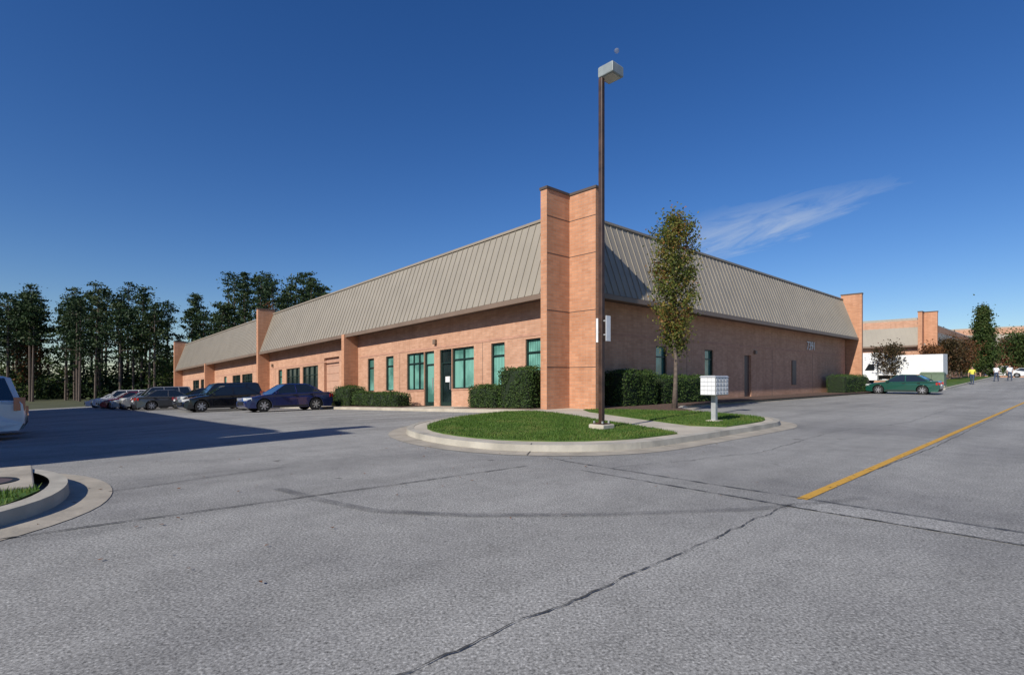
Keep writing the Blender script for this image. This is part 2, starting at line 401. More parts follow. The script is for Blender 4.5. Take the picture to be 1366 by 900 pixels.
mb.box(13.3,17.8,13.2,14.88,0.1,0.15,'mulch'); mb.box(22,29.6,13.2,14.88,0.1,0.15,'mulch')
mb.obj('mulch_bed')
isl=chaikin([(5.35,-9),(5.4,-1.6),(5.75,-.5),(6.35,.12),(7.1,.36),(7.9,.38),(8.7,.15),(9.3,-.4),(9.6,-2),(9.6,-9)],2)
mb=MB(); ring(mb,isl,offset(isl,-0.15),0.135,0.14,'curb'); ring(mb,offset(isl,0.02),isl,-0.02,0.135,'curb')
ring(mb,isl,offset(isl,0.38),0.018,0.006,'gutter')
mb.obj('traffic_island_kerb',merge=True)
lawn('lawn',[(5.55,-6),(5.55,-1.6),(5.9,-.62),(6.4,-.10),(7.0,.14),(7.15,.12),(7.2,-1.0),(7.2,-2.6),(9.3,-2.7),(9.3,-6)],0.13,9000)
e=empty('storm_drain',P(8.2,-1.0,0.13))
mb=MB(); mb.box(7.22,8.9,-2.6,0.10,0.02,0.158,'gutter',False); mb.obj('slab',e,bevel=0.015)
mb=MB(); c=P(7.75,-.33,0)
for i in range(24):
    a0=math.tau*i/24;a1=math.tau*(i+1)/24
    for r0,r1,k,z in ((0.0,0.26,'brown_door',0.163),(0.26,0.31,'black',0.166)):
        mb.face([(c[0]+r*math.cos(a),c[1]+r*math.sin(a),z) for r,a in ((r0+1e-3,a0),(r1,a0),(r1,a1),(r0+1e-3,a1))],k)
mb.obj('manhole_cover',e)
mb=MB(); mb.box(20,80,-5.1,-4.75,-0.4,0.02,'concrete',zo=-0.15); mb.obj('pavement')
mb=MB(); 
for a,b in ((56,93),(93,98)):
    mb.hexa([P(u_,v_,gz(0,v_)+z_) for z_ in (-.05,.13) for u_,v_ in ((7.7,a),(7.7,b),(11,b),(11,a))],'curb')
    mb.hexa([P(u_,v_,gz(0,v_)+z_) for z_ in (0,.15) for u_,v_ in ((7.9,a+.2),(7.9,b),(10.8,b),(10.8,a+.2))],'lawn')
mb.obj('grass_verge')
mb=MB()
for i in range(200):
    if i<110: u_,v_=random.gauss(6.5,2.5),random.gauss(3.5,3.5)
    else: u_,v_=random.uniform(9,11),random.uniform(15.5,22)
    a=random.uniform(0,6.3); r=random.uniform(.01,.024); x,y,_=P(u_,v_); z=gz(u_,v_)+(0.012 if i<110 else .16)
    mb.face([(x+r*math.cos(a+t)*s_,y+r*math.sin(a+t)*s_,z+random.uniform(0,.012)) for t,s_ in ((0,1),(1.57,.6),(3.14,1),(4.71,.6))],'dryleaf')
mb.obj('fallen_leaves')

# ------------------------------------------------------------ main building
B=empty('brick_warehouse_building',P(12.72,14.66,0.1))
TOPF=7.84; ZE=4.38; ZT=7.50
def wallrun(mb,axis,a0,a1,w0,w1,z0,z1,ops,k):
    def bx(x0,x1,zz0,zz1):
        if x1-x0<1e-4 or zz1-zz0<1e-4: return
        if axis=='u': mb.box(x0,x1,w0,w1,zz0,zz1,k)
        else: mb.box(w0,w1,x0,x1,zz0,zz1,k,False)
    x=a0
    for (p,q,zb,zt) in sorted(ops):
        bx(x,p,z0,z1); bx(p,q,z0,zb); bx(p,q,zt,z1); x=q
    bx(x,a1,z0,z1)
opsL=[]; win=[]
def WL(a,b,zb=0.95,zt=2.85,g='teal',mull=(),hm=(0.72,),door=False):
    opsL.append((a,b,zb,zt)); win.append(('u',a,b,zb,zt,g,mull,hm,door))
WL(14.42,15.26); WL(16.52,17.39)
WL(18.58,20.22,mull=(0.5,)); WL(20.26,21.22,0.13,2.85,'dglass',(),(0.76,),True)
WL(21.7,22.56,0.13,2.85,'teal',(),(0.76,),True); WL(22.6,24.2,mull=(0.33,0.66))
WL(25.57,26.4); WL(27.75,28.5)
WL(35.6,38.3,0.6,2.85,'dglass',(0.33,0.66)); WL(38.8,41.5,0.6,2.85,'dglass',(0.33,0.66)); WL(42.4,43.2,g='teal')
for off in (30.6,):
    for a,b,g,m in ((17.0,17.9,'teal',()),(19,22,'dglass',(0.5,)),(22.5,25,'dglass',(0.5,)),(27,27.9,'teal',()),(34.6,37.3,'dglass',(.5,)),(38,41,'dglass',(.33,.66))):
        WL(a+off,b+off,0.8,2.85,g,m)
opsL+= [(32.3,34.6,0.13,3.25),(64.2,65.1,0.13,3.0)]
mb=MB(); wallrun(mb,'u',13.02,77.0,14.9,15.2,-0.2,4.6,opsL,'brick'); 
opsR=[(20.8,21.7,0.95,2.65),(25.3,26.2,0.95,2.65),(29.9,30.8,0.15,2.5)]
wallrun(mb,'v',15.3,48.5,12.96,13.26,-0.1,4.6,opsR,'brick')
for z in (2.95,):
    for a,b in ((13.03,29.6),(30.1,45.1),(45.6,61.8),(62.3,76.9)): mb.box(a,b,14.885,14.9,z,z+0.10,'band')
    mb.box(12.945,12.96,15.3,48.6,z,z+0.10,'band',False)
for z in (3.6,):
    for a,b in ((13.03,29.6),(30.1,45.1),(45.6,61.8)): mb.box(a,b,14.894,14.9,z,z+0.03,'band')
    mb.box(12.954,12.96,15.3,48.6,z,z+0.03,'band',False)
for a in (17.95,24.9,31.5,43.9): mb.box(a,a+0.015,14.892,14.9,0,2.94,'joint')
for a in (23.5,33.8,41.0): mb.box(12.952,12.96,a,a+0.015,0,2.94,'joint',False)
mb.obj('walls',B)
gl=MB(); fr=MB()
def window(axis,a,b,zb,zt,g,mull,hm,door,w=14.9,sl=True):
    fw=0.055
    def bx(m_,x0,x1,d0,d1,z0,z1,k):
        if axis=='u': m_.box(x0,x1,w+d0,w+d1,z0,z1,k,sl)
        else: m_.box(w+d0,w+d1,x0,x1,z0,z1,k,False)
    bx(gl,a+.01,b-.01,0.14,0.2,zb+.01,zt-.01,g)
    for x in (a,b-fw): bx(fr,x,x+fw,0.06,0.135,zb,zt,'green_frame')
    bx(fr,a+fw,b-fw,0.06,0.135,zb,zb+(0.2 if door else fw),'green_frame'); bx(fr,a+fw,b-fw,0.06,0.135,zt-fw,zt,'green_frame')
    for m_ in mull:
        x=a+(b-a)*m_; bx(fr,x-fw/2,x+fw/2,0.065,0.137,zb+fw,zt-fw,'green_frame')
    for h in hm:
        z=zb+(zt-zb)*h; bx(fr,a+fw,b-fw,0.07,0.138,z-fw/2,z+fw/2,'green_frame')
    if door:
        bx(fr,a+fw,a+fw+.07,0.075,0.137,zb+.2,zb+2.05,'green_frame'); bx(fr,b-fw-.07,b-fw,0.075,0.137,zb+.2,zb+2.05,'green_frame')
        bx(fr,a+.15,a+.18,0.02,0.06,zb+0.8,zb+1.4,'metal')
        if g=='dglass': bx(fr,a+.3,b-.3,0.125,0.139,zb+1.15,zb+1.42,'white')
    if not door: bx(fr,a-.03,b+.03,-0.03,0.05,zb-0.07,zb-0.005,'band')
for w_ in win: window(*w_)
for a,b,zb,zt in opsR:
    if zb>0.5: window('v',a,b,zb,zt,'teal',(),(0.72,),False,12.96)
gl.box(13.08,13.14,29.91,30.79,0.15,2.5,'brown_door',False)
fr.box(12.90,12.955,37.0,37.7,0.75,2.35,'brown_door',False)
gl.box(32.31,34.59,15.08,15.15,0.13,3.25,'salmon_door'); gl.box(64.21,65.09,15.08,15.15,0.13,3.0,'salmon_door')
for i in range(5): fr.box(32.32,34.58,15.06,15.08,0.7+i*0.5,0.72+i*0.5,'band')
gl.obj('windows',B); fr.obj('window_frames',B)
def fin(mb,u0,u1,v0,v1,top,slope=True,cap=True):
    mb.box(u0,u1,v0,v1,-0.1,top,'brick_fin',slope)
    if cap: mb.box(u0-.035,u1+.035,v0-.035,v1+.035,top,top+.09,'coping',slope)
fb=MB()
fb.box(12.72,13.02,13.46,15.3,-0.1,TOPF,'brick_fin',False); fb.box(11.52,12.72,14.66,14.96,-0.1,TOPF,'brick_fin',False)
fb.box(12.685,13.055,13.425,15.33,TOPF,TOPF+.09,'coping',False); fb.box(11.485,12.685,14.625,14.995,TOPF,TOPF+.088,'coping',False)
for z in (1.6,3.6,5.6,6.9):
    fb.box(12.712,12.72,13.46,14.66,z,z+.02,'joint',False); fb.box(11.52,12.712,14.652,14.66,z,z+.02,'joint',False)
fin(fb,45.2,45.6,14.0,15.3,TOPF); fin(fb,77.0,77.4,14.0,15.3,TOPF)
fb.box(29.7,30.05,14.0,14.9,-0.1,4.36,'brick_fin'); fb.box(62.0,62.35,14.0,14.9,-0.1,4.36,'brick_fin')
fb.box(11.85,13.3,48.7,49.0,-0.1,TOPF,'brick_fin',False); fb.box(11.82,13.33,48.67,49.03,TOPF,TOPF+.09,'coping',False)
fb.obj('corner_fins',B)
rb=MB()
def sloped(mb,axis,a0,a1,e,t,off0,off1,k,ze=ZE,zt=ZT):
    dx,dz=t-e,zt-ze; l=math.hypot(dx,dz); nx,nz=-dz/l,dx/l
    def pt(a,w,z): 
        return P(a,w,z+zs(a)) if axis=='u' else P(w,a,z)
    c=[pt(a0,e+nx*off0,ze+nz*off0),pt(a1,e+nx*off0,ze+nz*off0),pt(a1,t+nx*off0,zt+nz*off0),pt(a0,t+nx*off0,zt+nz*off0),
       pt(a0,e+nx*off1,ze+nz*off1),pt(a1,e+nx*off1,ze+nz*off1),pt(a1,t+nx*off1,zt+nz*off1),pt(a0,t+nx*off1,zt+nz*off1)]
    mb.hexa(c,k)
ev,tv=14.12,15.20; eu,tu=12.10,13.20
for a,b in ((13.03,45.19),(45.61,76.99)):
    sloped(rb,'u',a,b,ev,tv,-0.08,0.0,'roof')
    rb.box(a,b,ev-.05,ev+.06,ZE-.20,ZE-0.02,'gutter_metal'); rb.box(a,b,ev+.06,14.9,ZE-.1,ZE-.06,'soffit')
    rb.box(a,b,tv-.07,tv+.25,ZT-.02,ZT+.08,'trim')
sloped(rb,'v',14.97,48.69,eu,tu,-0.08,0.0,'roof')
rb.box(eu-.05,eu+.06,14.97,48.69,ZE-.20,ZE-.02,'gutter_metal',False); rb.box(eu+.06,12.96,14.97,48.69,ZE-.1,ZE-.06,'soffit',False)
rb.box(tu-.07,tu+.25,15.4,48.69,ZT-.018,ZT+.078,'trim',False)
rb.obj('mansard_roof',B)
rb=MB()
a=13.3
while a<76.8:
    if not 45.1<a<45.7: sloped(rb,'u',a,a+.028,ev,tv,0.0,0.032,'rib')
    a+=0.40
a=15.3
while a<48.6:
    sloped(rb,'v',a,a+.028,eu,tu,0.0,0.032,'rib'); a+=0.40
rb.obj('roof_seams',B)
cb=MB()
cb.box(13.5,77.3,15.25,49.0,-0.2,7.25,'brick',km={1:'flatroof'}); cb.obj('rear_walls_and_flat_roof',B)
vb=MB()
c=P(15.2,34.7,0); vb.tube([(c[0],c[1],7.2),(c[0],c[1],8.2)],[.16,.16],'metal',12); vb.tube([(c[0],c[1],8.2),(c[0],c[1],8.26),(c[0],c[1],8.36)],[.28,.28,.1],'metal',12)
vb.obj('roof_vent',B)
cu=bpy.data.curves.new('number','FONT'); cu.body='7391'; cu.size=0.85; cu.extrude=0.02; cu.materials.append(M['signback'])
t=bpy.data.objects.new('address_number',cu); S.collection.objects.link(t); t.parent=B
p=P(12.92,39.7,3.15)
t.matrix_parent_inverse=Matrix.Translation(-B.location)
t.matrix_basis=Matrix(((VX,0,-UX,p[0]),(VY,0,-UY,p[1]),(0,1,0,p[2]),(0,0,0,1)))
mb=MB()
for a in (21.45,31.2,44.3): mb.box(a,a+.2,14.76,14.885,3.15,3.38,'gutter_metal')
mb.box(12.82,12.94,31.1,31.3,2.6,2.8,'gutter_metal',False)
mb.box(12.84,12.94,18.2,18.6,0.9,1.6,'metal',False)
mb.obj('wall_lights',B,bevel=0.01)

# ------------------------------------------------------------ other buildings
def block(name,u0,u1,v0,v1,zb,h,doors=(),fins=()):
    E=empty(name,P(u0,v0,zb)); mb=MB()
    mb.box(u0,u1,v0,v1,zb-3.5,zb+h-0.3,'brick',False,km={1:'flatroof'}); mb.obj('walls',E)
    mb=MB(); e=h*0.56; o=0.65; i=-0.35
    lo=[(u0-o,v0-o),(u1+o,v0-o),(u1+o,v1+o),(u0-o,v1+o)]; hi=[(u0-i,v0-i),(u1+i,v0-i),(u1+i,v1+i),(u0-i,v1+i)]
    for k in range(4):
        a,b,c,d=lo[k],lo[(k+1)%4],hi[(k+1)%4],hi[k]
        mb.face([P(*a,zb+e),P(*b,zb+e),P(*c,zb+h),P(*d,zb+h)],'roof')
        mb.face([P(*a,zb+e-.2),P(*b,zb+e-.2),P(*b,zb+e),P(*a,zb+e)],'gutter_metal')
        n=int(math.hypot(a[0]-b[0],a[1]-b[1])/0.5)
        nx,ny=(0,-1) if k==0 else (1,0) if k==1 else (0,1) if k==2 else (-1,0)
        for j in range(1,n):
            t_=j/n; q=[a[m_]+(b[m_]-a[m_])*t_ for m_ in (0,1)]; r=[d[m_]+(c[m_]-d[m_])*t_ for m_ in (0,1)]
            ex,ey=(0.02,0) if k in (0,2) else (0,0.02)
            mb.face([P(q[0]+nx*.03-ex,q[1]+ny*.03-ey,zb+e),P(q[0]+nx*.03+ex,q[1]+ny*.03+ey,zb+e),P(r[0]+nx*.03+ex,r[1]+ny*.03+ey,zb+h),P(r[0]+nx*.03-ex,r[1]+ny*.03-ey,zb+h)],'rib')
    mb.face([P(*q,zb+e-.15) for q in lo],'soffit')
    mb.obj('mansard_roof',E)
    mb=MB()
    for f in fins: mb.box(*f,zb-3,zb+h+0.45,'brick_fin',False)
    for f in fins: mb.box(f[0]-.04,f[1]+.04,f[2]-.04,f[3]+.04,zb+h+.45,zb+h+.54,'coping',False)
    for (x0,x1,y0,y1,z0,z1,k) in doors: mb.box(x0,x1,y0,y1,zb+z0,zb+z1,k,False)
    mb.obj('fins_and_doors',E)
block('brick_warehouse_building',12.9,70,76.9,130,0.85,7.4,
   doors=[(16+i*5.5,19.6+i*5.5,76.78,76.9,0.05,3.4,'white') for i in range(8)]+[(12.8,12.9,80+i*4,81+i*4,0.9,2.6,'dglass') for i in range(8)],
   fins=[(12.4,12.8,75.2,77.2),(11.2,12.4,76.3,76.7),(34,34.4,75.2,77)])
block('brick_warehouse_building',10.7,75,-40,-5.75,0,7.5,
   doors=[(20+i*7,22+i*7,-5.75,-5.65,-1.0,2.4,'dglass') for i in range(7)],
   fins=[(10.2,10.6,-5.9,-4.8),(9.1,10.2,-6.3,-5.9),(40,40.4,-5.7,-4.8)])
block('brick_office_building',6,40,160,190,2.0,10.5)

# ------------------------------------------------------------ vegetation
def hedge(u0,u1,v0,v1,h,n,base=0.14,name='hedge',z=None):
    zz=zs((u0+u1)/2)+base if z is None else z
    e=empty(name,P((u0+u1)/2,(v0+v1)/2,zz))
    mb=MB(); i=0.09
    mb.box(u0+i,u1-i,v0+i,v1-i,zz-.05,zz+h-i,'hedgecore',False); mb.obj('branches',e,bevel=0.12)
    W=u1-u0; D=v1-v0; A=[W*D,W*h,W*h,D*h,D*h]; tot=sum(A); C=[]
    ph=random.uniform(0,6)
    for _ in range(n):
        r=random.uniform(0,tot); k=0
        while r>A[k]: r-=A[k]; k+=1
        a=random.random(); b=random.random(); s_=abs(random.gauss(0,0.05))
        if k==0: q=[a*W,b*D,h-s_]
        elif k==1: q=[a*W,s_,b*h]
        elif k==2: q=[a*W,D-s_,b*h]
        elif k==3: q=[s_,a*D,b*h]
        else: q=[W-s_,a*D,b*h]
        bx=min(q[0],W-q[0]); by=min(q[1],D-q[1]); bz=h-q[2]
        m_=sorted((bx,by,bz))
        if m_[0]+m_[1]<0.12: continue
        wob=0.07*math.sin(q[0]*4+q[2]*3+ph)*math.cos(q[1]*4+q[0]*2.3+ph)+0.03*math.sin(q[0]*11+q[1]*9+q[2]*7)
        x,y,_=P(u0+q[0],v0+q[1]); C.append((x+random.gauss(0,.02)-wob*.5,y+random.gauss(0,.02)-wob,zz+max(0,q[2]+(wob if k==0 else 0)+abs(random.gauss(0,.02)))))
    leafmesh('leaves',C,rng.uniform(.04,.085,len(C)),'hedge',e)
hedge(13.5,15.15,13.25,14.5,1.50,9000)
hedge(15.3,17.1,13.3,14.4,0.85,6500)
hedge(22.7,27.4,13.3,14.3,0.72,8000)
hedge(27.6,29.5,13.2,14.4,1.1,5000)
hedge(11.7,12.8,16.6,19.0,1.35,9000)
hedge(11.7,12.8,19.4,23.8,1.15,10000)
hedge(11.3,12.6,42.5,48.3,1.25,7000)
hedge(31,32,13.5,14.5,0.8,1500)
hedge(47,51,13.4,14.4,0.8,2500)

def tree(name,u,v,h,r,crown0,mat,n,leaf,shape='oval',trunk=0.08,base=None,bark='bark'):
    zz=(gz(u,v) if base is None else base); x,y,_=P(u,v)
    e=empty(name,(x,y,zz)); mb=MB()
    pts=[(x+0.03*math.sin(i*1.3)*min(i,3),y+0.03*math.cos(i*1.7)*min(i,3),zz-.05+h*0.93*i/8) for i in range(9)]
    mb.tube(pts,[trunk*(1.35 if i==0 else (1-i/8.6)) for i in range(9)],bark,8)
    C=[];SZ=[]; nb=int(18+h*3)
    for b in range(nb):
        t=(b+random.random())/nb; z0=h*(crown0+ (0.93-crown0)*t*0.9)
        if shape=='oval': prof=math.sin(math.pi*min(1,max(0,(t*0.88+0.10))))**0.7
        elif shape=='cone': prof=(1-t)**0.85+.06
        elif shape=='round': prof=math.sqrt(max(0.05,1-(2*t-0.95)**2))
        else: prof=1
        a=b*2.4+random.uniform(-.4,.4); rr=r*prof*random.uniform(0.6,1.15)
        lift={'oval':1.0,'cone':-0.15,'round':0.5}.get(shape,.3)*rr
        tip=(x+math.cos(a)*rr,y+math.sin(a)*rr,zz+z0+lift)
        st=(x,y,zz+z0-0.1); mid=tuple((st[i]*.5+tip[i]*.5)+(0,0,-.05*rr)[i] for i in range(3))
        mb.tube([st,mid,tip],[trunk*.35*(1-t*.6),trunk*.22*(1-t*.6),0.004],bark,5,False)
        m_=n//nb
        for k in range(m_):
            s_=random.random()**0.6; q=[st[i]+(tip[i]-st[i])*s_ for i in range(3)]
            sp=(0.07 if shape!='cone' else .05)*r+0.15*r*random.random()
            C.append([q[0]+random.gauss(0,sp),q[1]+random.gauss(0,sp),q[2]+random.gauss(0,sp*1.15)]); SZ.append(leaf*random.uniform(.6,1.3))
    mb.obj('trunk_and_limbs',e,smooth=True); leafmesh('foliage',C,SZ,mat,e)
tree('pear_tree',9.9,17.1,7.75,1.0,0.26,'pear',12000,0.10,'oval',0.085,0.14)
tree('ornamental_plum_tree',13.2,64.5,4.4,1.6,0.25,'dkred',3500,0.2,'round',0.10)
tree('maple_tree',11.2,73.0,4.3,1.5,0.25,'autumn',3500,0.2,'round',0.10)
tree('maple_tree',10.6,80,5.2,2.0,0.22,'dkred',4500,0.22,'round',0.12)
tree('maple_tree',10.3,86,5.2,2.0,0.22,'autumn',4500,0.22,'round',0.12)
tree('spruce_tree',9.6,100,11.6,2.4,0.08,'oak',16000,0.28,'cone',0.16)
tree('oak_tree',5.6,118,7.6,3.6,0.2,'oak',8000,0.35,'round',0.2)
tree('oak_tree',-2,140,9,4.5,0.2,'oak',8000,0.35,'round',0.2)
tree('maple_tree',9,135,7.5,3.6,0.2,'autumn',5000,0.35,'round',0.2)
tree('oak_tree',-14,150,9,5,0.2,'oak',8000,0.4,'round',0.2)

def treeline(name,specs,mat,leaf,clumps,per,barkk='pinebark'):
    mb=MB(); C=[];SZ=[]
    for (x,y,z0,h,r,c0,kind) in specs:
        lean=random.uniform(-.025,.025)*h
        mb.tube([(x,y,z0-.5),(x+lean*.5,y,z0+h*.5),(x+lean,y,z0+h*.97)],[.010*h+.04,.008*h+.02,.02],barkk,6,False)
        for c in range(clumps):
            t=((c+random.random())/clumps)**0.8
            z=h*(c0+(1-c0)*t); 
            prof=((1-t)**0.55*0.9+0.13) if kind=='pine' else math.sqrt(max(.06,1-(2*t-.9)**2))
            a=random.uniform(0,math.tau); rr=r*prof*random.uniform(.2,1.2)
            cx,cy,cz=x+lean*t+math.cos(a)*rr,y+math.sin(a)*rr,z0+z
            s_=r*random.uniform(.13,.26)
            k=int(per*random.uniform(.6,1.3))
            q=rng.normal(size=(k,3))*np.array([s_,s_,s_*.32 if kind=='pine' else s_*.8])+np.array([cx,cy,cz])
            C.append(q); SZ.append(rng.uniform(.5,1.4,k)*leaf)
            if c%2==0: mb.tube([(x+lean*t,y,z0+z-.4),(cx,cy,cz)],[.06,.02],barkk,4,False)
    e=empty(name,(specs[0][0],specs[0][1],specs[0][2]))
    mb.obj('trunks',e); leafmesh('foliage',np.concatenate(C),np.concatenate(SZ),mat,e)
sp=[]
for row,(Y,nn) in enumerate(((88,30),(98,30),(109,26))):
    for i in range(nn):
        r_=-1.10+(0.76)*(i+random.uniform(-.45,.45))/nn
        if r_>-0.365: continue
        grp=(-.575<r_<-.38)
        top=(16.2+random.uniform(-3.0,2.2)+(3.9 if grp else 0)+(-0.6 if -.68<r_<-.575 else 0))*Y/95
        sp.append((r_*Y,Y+random.uniform(-3,3)+(8 if r_>-.66 else 0),-3.0,top+2.4,random.uniform(2.1,3.4),random.uniform(.34,.60),'pine'))
treeline('pine_tree_row',sp,'pine',0.40,34,48)
sp=[(random.uniform(-1.1,-.4)*97,random.uniform(90,118),-3,random.uniform(5,12),random.uniform(2.4,3.6),.08,'round') for i in range(40)]
treeline('woodland_understorey',sp,'oak',0.45,26,26)
sp=[(-46,100,-3,18,2.8,.35,'round'),(-43.5,97,-3,16,2.4,.3,'round'),(-84,92,-3,11,2.3,.3,'round')]
treeline('autumn_maple_row',sp,'autumn',0.42,34,34)
C=[]
for i in range(40000):
    r_=random.uniform(-1.25,-.3); Y=random.uniform(94,122); C.append((r_*Y,Y,-3+abs(random.gauss(0,2.4))))
leafmesh('undergrowth',C,rng.uniform(.4,.9,len(C)),'pine')
sp=[]
for i in range(75):
    a=random.uniform(0.70,1.3); Y=random.uniform(200,260); sp.append((a*Y,Y,1.0,random.uniform(11,17),random.uniform(4,6),.08,'round'))
treeline('distant_woodland',sp,'oak',1.0,26,22)

# ------------------------------------------------------------ street lamp
pu,pv=7.07,9.2
E=empty('street_lamp',P(pu,pv,0.14))
mb=MB()
mb.box(pu-.20,pu+.20,pv-.20,pv+.20,0.1,0.24,'concrete',False)
mb.obj('concrete_base',E,bevel=.02)
mb=MB(); mb.box(pu-.14,pu+.14,pv-.14,pv+.14,0.243,0.262,'pole',False)
for a in (-.11,.11):
    for b in (-.11,.11): mb.box(pu+a-.015,pu+a+.015,pv+b-.015,pv+b+.015,0.262,0.31,'metal',False)
mb.obj('base_plate',E)
mb=MB(); mb.box(pu-.05,pu+.05,pv-.05,pv+.05,0.262,7.70,'pole',False); mb.obj('pole',E,bevel=.012)
hu,hv=pu-.14,pv+.14
def prismsq(mb,cu,cv,levels,k,km=None):
    for (r0,z0),(r1,z1) in zip(levels[:-1],levels[1:]):
        q0=[(cu-r0,cv-r0),(cu-r0,cv+r0),(cu+r0,cv+r0),(cu+r0,cv-r0)]; q1=[(cu-r1,cv-r1),(cu-r1,cv+r1),(cu+r1,cv+r1),(cu+r1,cv-r1)]
        for i in range(4): mb.face([P(*q0[i],z0),P(*q0[(i+1)%4],z0),P(*q1[(i+1)%4],z1),P(*q1[i],z1)],k)
    r,z=levels[0]; mb.face([P(cu-r,cv-r,z),P(cu-r,cv+r,z),P(cu+r,cv+r,z),P(cu+r,cv-r,z)],km or k)
    r,z=levels[-1]; mb.face([P(cu-r,cv-r,z),P(cu-r,cv+r,z),P(cu+r,cv+r,z),P(cu+r,cv-r,z)],k)
mb=MB(); prismsq(mb,hu,hv,[(.185,7.71),(.195,7.73),(.195,7.92),(.17,7.95)],'lamp'); mb.obj('lamp_head',E,bevel=.01)
mb=MB(); mb.box(hu-.15,hu+.15,hv-.15,hv+.15,7.70,7.715,'lampglass',False); mb.obj('lens',E)
E2=empty('street_sign',P(pu,pv,2.3)); mb=MB()
mb.box(pu-.10,pu-.088,pv+.03,pv+.19,2.03,2.58,'signback',False); mb.box(pu-.088,pu-.05,pv+.0,pv+.03,2.45,2.48,'metal',False); mb.box(pu-.088,pu-.05,pv+.0,pv+.03,2.15,2.18,'metal',False)
mb.box(pu+.03,pu+.085,pv-.085,pv-.073,2.0,2.52,'signback',False)
mb.box(pu+.03,pu+.05,pv-.073,pv-.05,2.2,2.24,'metal',False)
mb.obj('sign_plates',E2,bevel=.004)
mu,mv=6.34,12.87
E=empty('cluster_mailbox',P(mu,mv,.14)); mb=MB()
mb.box(mu-.06,mu+.06,mv-.06,mv+.06,.13,.80,'metal',False); mb.box(mu-.16,mu+.16,mv-.16,mv+.16,.13,.165,'concrete',False); mb.obj('pedestal',E,bevel=.008)
mb=MB(); mb.box(mu-.20,mu+.20,mv-.34,mv+.34,.80,1.25,'metal',False); mb.obj('box_body',E,bevel=.012)
mb=MB()
mb.hexa([P(a,b,z) for z,q in ((1.25,((-.22,-.36),(-.22,.36),(.22,.36),(.22,-.36))),(1.29,((-.18,-.34),(-.18,.34),(.18,.34),(.18,-.34)))) for a,b in [(mu+i,mv+j) for i,j in q]],'metal'); mb.obj('cap',E)
mb=MB()
for i in range(4):
    for j in range(4):
        a=mv-.332+i*.167; z=.815+j*.107
        mb.box(mu-.210,mu-.198,a+.010,a+.157,z+.006,z+.1,'signback',False)
        mb.box(mu-.216,mu-.208,a+.075,a+.095,z+.03,z+.055,'black',False)
        a2=mu-.19+i*.095
        mb.box(a2+.004,a2+.091,mv-.348,mv-.338,z+.006,z+.1,'signback',False)
mb.box(mu-.205,mu-.1985,mv-.335,mv+.335,.81,1.24,'black',False)
mb.obj('compartment_doors',E)
cu_,cv_=8.9,58.5; z=gz(cu_,cv_)+.1
E=empty('utility_cabinet',P(cu_,cv_,z)); mb=MB()
mb.box(cu_-.9,cu_+.9,cv_-.6,cv_+.6,z-.05,z+.12,'concrete',False); mb.box(cu_-.85,cu_+.85,cv_-.55,cv_+.55,z+.12,z+1.15,'ut_green',False)
mb.hexa([P(a,b,zz) for zz,s_ in ((z+1.15,1.0),(z+1.32,.82)) for a,b in ((cu_-.88*s_,cv_-.58),(cu_-.88*s_,cv_+.58),(cu_+.88*s_,cv_+.58),(cu_+.88*s_,cv_-.58))],'ut_green')
mb.box(cu_-.01,cu_+.01,cv_-.56,cv_-.549,z+.2,z+1.1,'black',False); mb.obj('cabinet_box',E,bevel=.01)

# ------------------------------------------------------------ vehicles
def frame(u,v,heading,name,zoff=0):
    x,y,_=P(u,v); z=gz(u,v)+zoff; d=.5
    n=Vector(P(u+d,v,gz(u+d,v)))-Vector(P(u-d,v,gz(u-d,v))); m_=Vector(P(u,v+d,gz(u,v+d)))-Vector(P(u,v-d,gz(u,v-d)))
    up=n.cross(m_).normalized(); 
    if up.z<0: up=-up
    f=Vector((math.cos(heading),math.sin(heading),0)); f=(f-up*f.dot(up)).normalized(); l=up.cross(f)
    e=empty(name,(0,0,0),False)
    e.matrix_world=Matrix(((f.x,l.x,up.x,x),(f.y,l.y,up.y,y),(f.z,l.z,up.z,z),(0,0,0,1)))
    return e
def arc(cx,r,z0,n=9):
    a0=math.asin((z0-.33)/r); 
    return [(cx+r*math.cos(t),.33+r*math.sin(t)) for t in [a0+(math.pi-2*a0)*i/n for i in range(n+1)]]
HU={'+u':math.atan2(UY,UX),'-u':math.atan2(-UY,-UX),'+v':math.atan2(VY,VX),'-v':math.atan2(-VY,-VX)}
